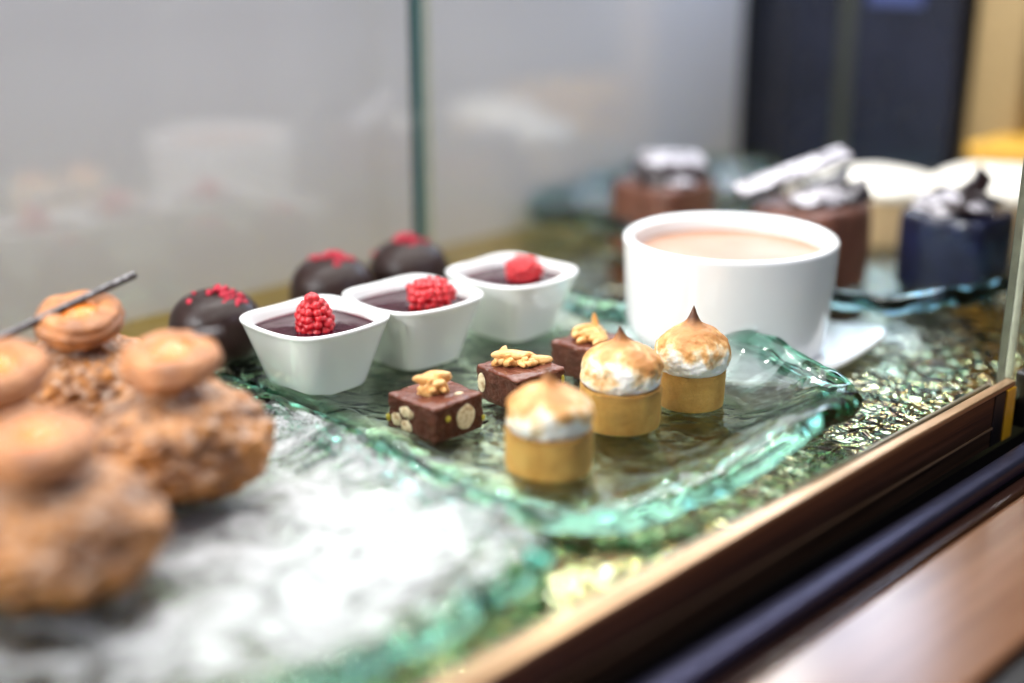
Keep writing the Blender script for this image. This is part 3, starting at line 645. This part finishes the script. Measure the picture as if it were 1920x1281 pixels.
choux_bun((-21.2, 47.6, -0.02), 'choux bun half out of view between the stick-topped bun and the largest bun', 3.8, 5.0, (1.3, 0.2), 1.9, 6.7, 0, 13)

# ------------------------------------------------------------------ mousse cakes on the far platter
def shard(parent, name, L, W, T, loc, rot, mat):
    bm = box_bm(-L/2, L/2, -W/2, W/2, -T/2, T/2, min(T, W)*0.25, 2)
    return from_bm(name, bm, mat, parent, loc, rot, True)
def roundbox(name, parent, w, d, h, mat, seed, e=5, loc=(0, 0, 0)):
    prof = smooth_prof([(0.5, 0.0), (0.93, 0.0), (0.98, 0.03), (1.0, 0.2), (1.0, 0.8), (0.975, 0.96), (0.9, 1.0), (0.5, 1.01)], 6)
    rings = [[(lambda x, y: (x*w/2*(1+.02*FB(x*3, y*3, z*2, .8, seed)), y*d/2*(1+.02*FB(x*3, y*3, z*2, .8, seed+1)), z*h*(1+.02*N3(x*3, y*3, 0, .7, seed))))(*squircle(r, 2*math.pi*j/120, e)) for j in range(120)] for r, z in prof]
    v, f = loft(rings); return link(name, v, f, mat, parent, loc)
def blob(name, parent, r, loc, mat, seed, sub=4, amp=0.2):
    vv, ff = ico(sub); out = [tuple(p[q]*r[q]*(1+amp*FB(*p, 1.4, seed)) for q in range(3)) for p in vv]
    return link(name, out, ff, mat, parent, loc)
G = 'mousse cakes on the far platter'
o = thing('mousse_cake', 'brown mousse cake under a sugared chocolate roll, behind the round cup', 'cake', (10.8, 92.0, -0.2), rotd, G)
roundbox('cake_body', o, 6.0, 6.0, 5.0, M['mousse'], 1)
shard(o, 'chocolate_slab', 4.6, 3.4, 1.5, (1.2, 0.2, 5.9), (0.1, 0.05, -0.7), M['choc_sugared'])
shard(o, 'chocolate_shard', 3.0, 1.6, 0.3, (-1.7, 0.6, 5.6), (0.9, 0.4, 0.3), M['choc_dark']); shard(o, 'chocolate_shard', 2.4, 1.4, 0.3, (-2.0, -0.6, 5.4), (-0.7, -0.5, 1.2), M['choc_dark'])
blob('cream_dab', o, (1.0, 0.9, 0.4), (-0.4, -1.9, 5.1), M['choc_sugared'], 4)
o = thing('mousse_cake', 'brown mousse cake carrying a long sugared chocolate bar leaning upward', 'cake', (19.3, 82.6, 0.0), rotd, G)
roundbox('cake_body', o, 6.3, 6.3, 5.2, M['mousse'], 2)
shard(o, 'chocolate_bar', 7.8, 1.7, 0.5, (-0.6, 1.2, 7.1), (0.25, math.radians(-17), -0.55), M['choc_sugared'])
shard(o, 'chocolate_shard', 3.2, 1.5, 0.3, (1.5, -1.0, 6.0), (0.5, 0.1, 0.2), M['choc_dark']); shard(o, 'chocolate_shard', 2.6, 1.6, 0.3, (1.9, -1.6, 5.8), (0.9, -0.2, -0.6), M['choc_dark'])
blob('sugared_crumble', o, (2.2, 1.6, 0.8), (0.0, -0.6, 5.5), M['choc_sugared'], 6); blob('cream_dab', o, (1.5, 1.3, 0.8), (1.6, 1.6, 5.6), M['cream'], 7)
o = thing('mousse_cake', 'blue black glossy mousse cake dusted with sugar, closest to the front glass', 'cake', (28.6, 82.0, 0.0), rotd, G)
roundbox('cake_body', o, 6.0, 6.0, 4.9, M['dark_mousse'], 3)
blob('sugared_crumble', o, (2.5, 2.3, 0.9), (-0.3, 0.4, 5.2), M['choc_sugared'], 9)
shard(o, 'chocolate_shard', 4.2, 1.3, 0.35, (0.2, -0.9, 6.2), (0.8, -0.45, 0.2), M['choc_dark']); shard(o, 'chocolate_shard', 3.0, 1.4, 0.3, (-1.9, -1.3, 5.4), (0.2, 0.2, -0.4), M['choc_dark'])
rs_ = random.Random(3)
for k_, (mc, hh_) in enumerate(zip([q for q in list(COL.objects) if q.name.startswith('mousse_cake')], (5.1, 5.5, 5.2))):
    for k in range(5):
        shard(mc, 'chocolate_shard', rs_.uniform(1.6, 3.2), rs_.uniform(0.9, 1.6), 0.22, (rs_.uniform(-2.2, 2.2), rs_.uniform(-2.2, 1.6), hh_+rs_.uniform(0.3, 0.9)), (rs_.uniform(-1, 1), rs_.uniform(-0.8, 0.8), rs_.uniform(0, 3)), M['choc_dark'] if k % 2 else M['choc_dusted'])
for (x, y, r, h, lab) in ((27.2, 96.0, 4.4, 3.4, 'round cream topped biscuit cake between the two dark mousse cakes'), (35.2, 93.0, 4.6, 3.9, 'white cream cake behind the blue black mousse cake')):
    o = thing('cream_cake', lab, 'cake', (x, y, 0), rotd, 'cream topped round cakes')
    v, f = loft(lathe(smooth_prof([(r*.6, 0), (r*.95, 0), (r, .3), (r, h*.8), (r*.97, h), (r*.6, h)], 6), 90)); link('biscuit', v, f, M['biscuit'], o)
    v, f = loft(lathe(smooth_prof([(r*.7, h*.93), (r*1.0, h*.97), (r*1.02, h*1.15), (r*.8, h*1.32), (r*.4, h*1.42), (0.05, h*1.45)], 6), 90, lambda p, a: (p[0]*(1+.03*N3(*p, .6, x)), p[1]*(1+.03*N3(*p, .6, x)), p[2]+.15*N3(*p, .5, x))))
    link('cream_top', v, f, M['cream'], o)
o = thing('yellow_box', 'golden yellow box behind the white cream cake', 'box', (46, 104, FZ), rotd)
box('carton', -8, 8, -6, 6, 0, 5.6, M['yellow'], o, 0.3); box('lid', -8.3, 8.3, -6.3, 6.3, 5.603, 6.5, M['yellow'], o, 0.3)
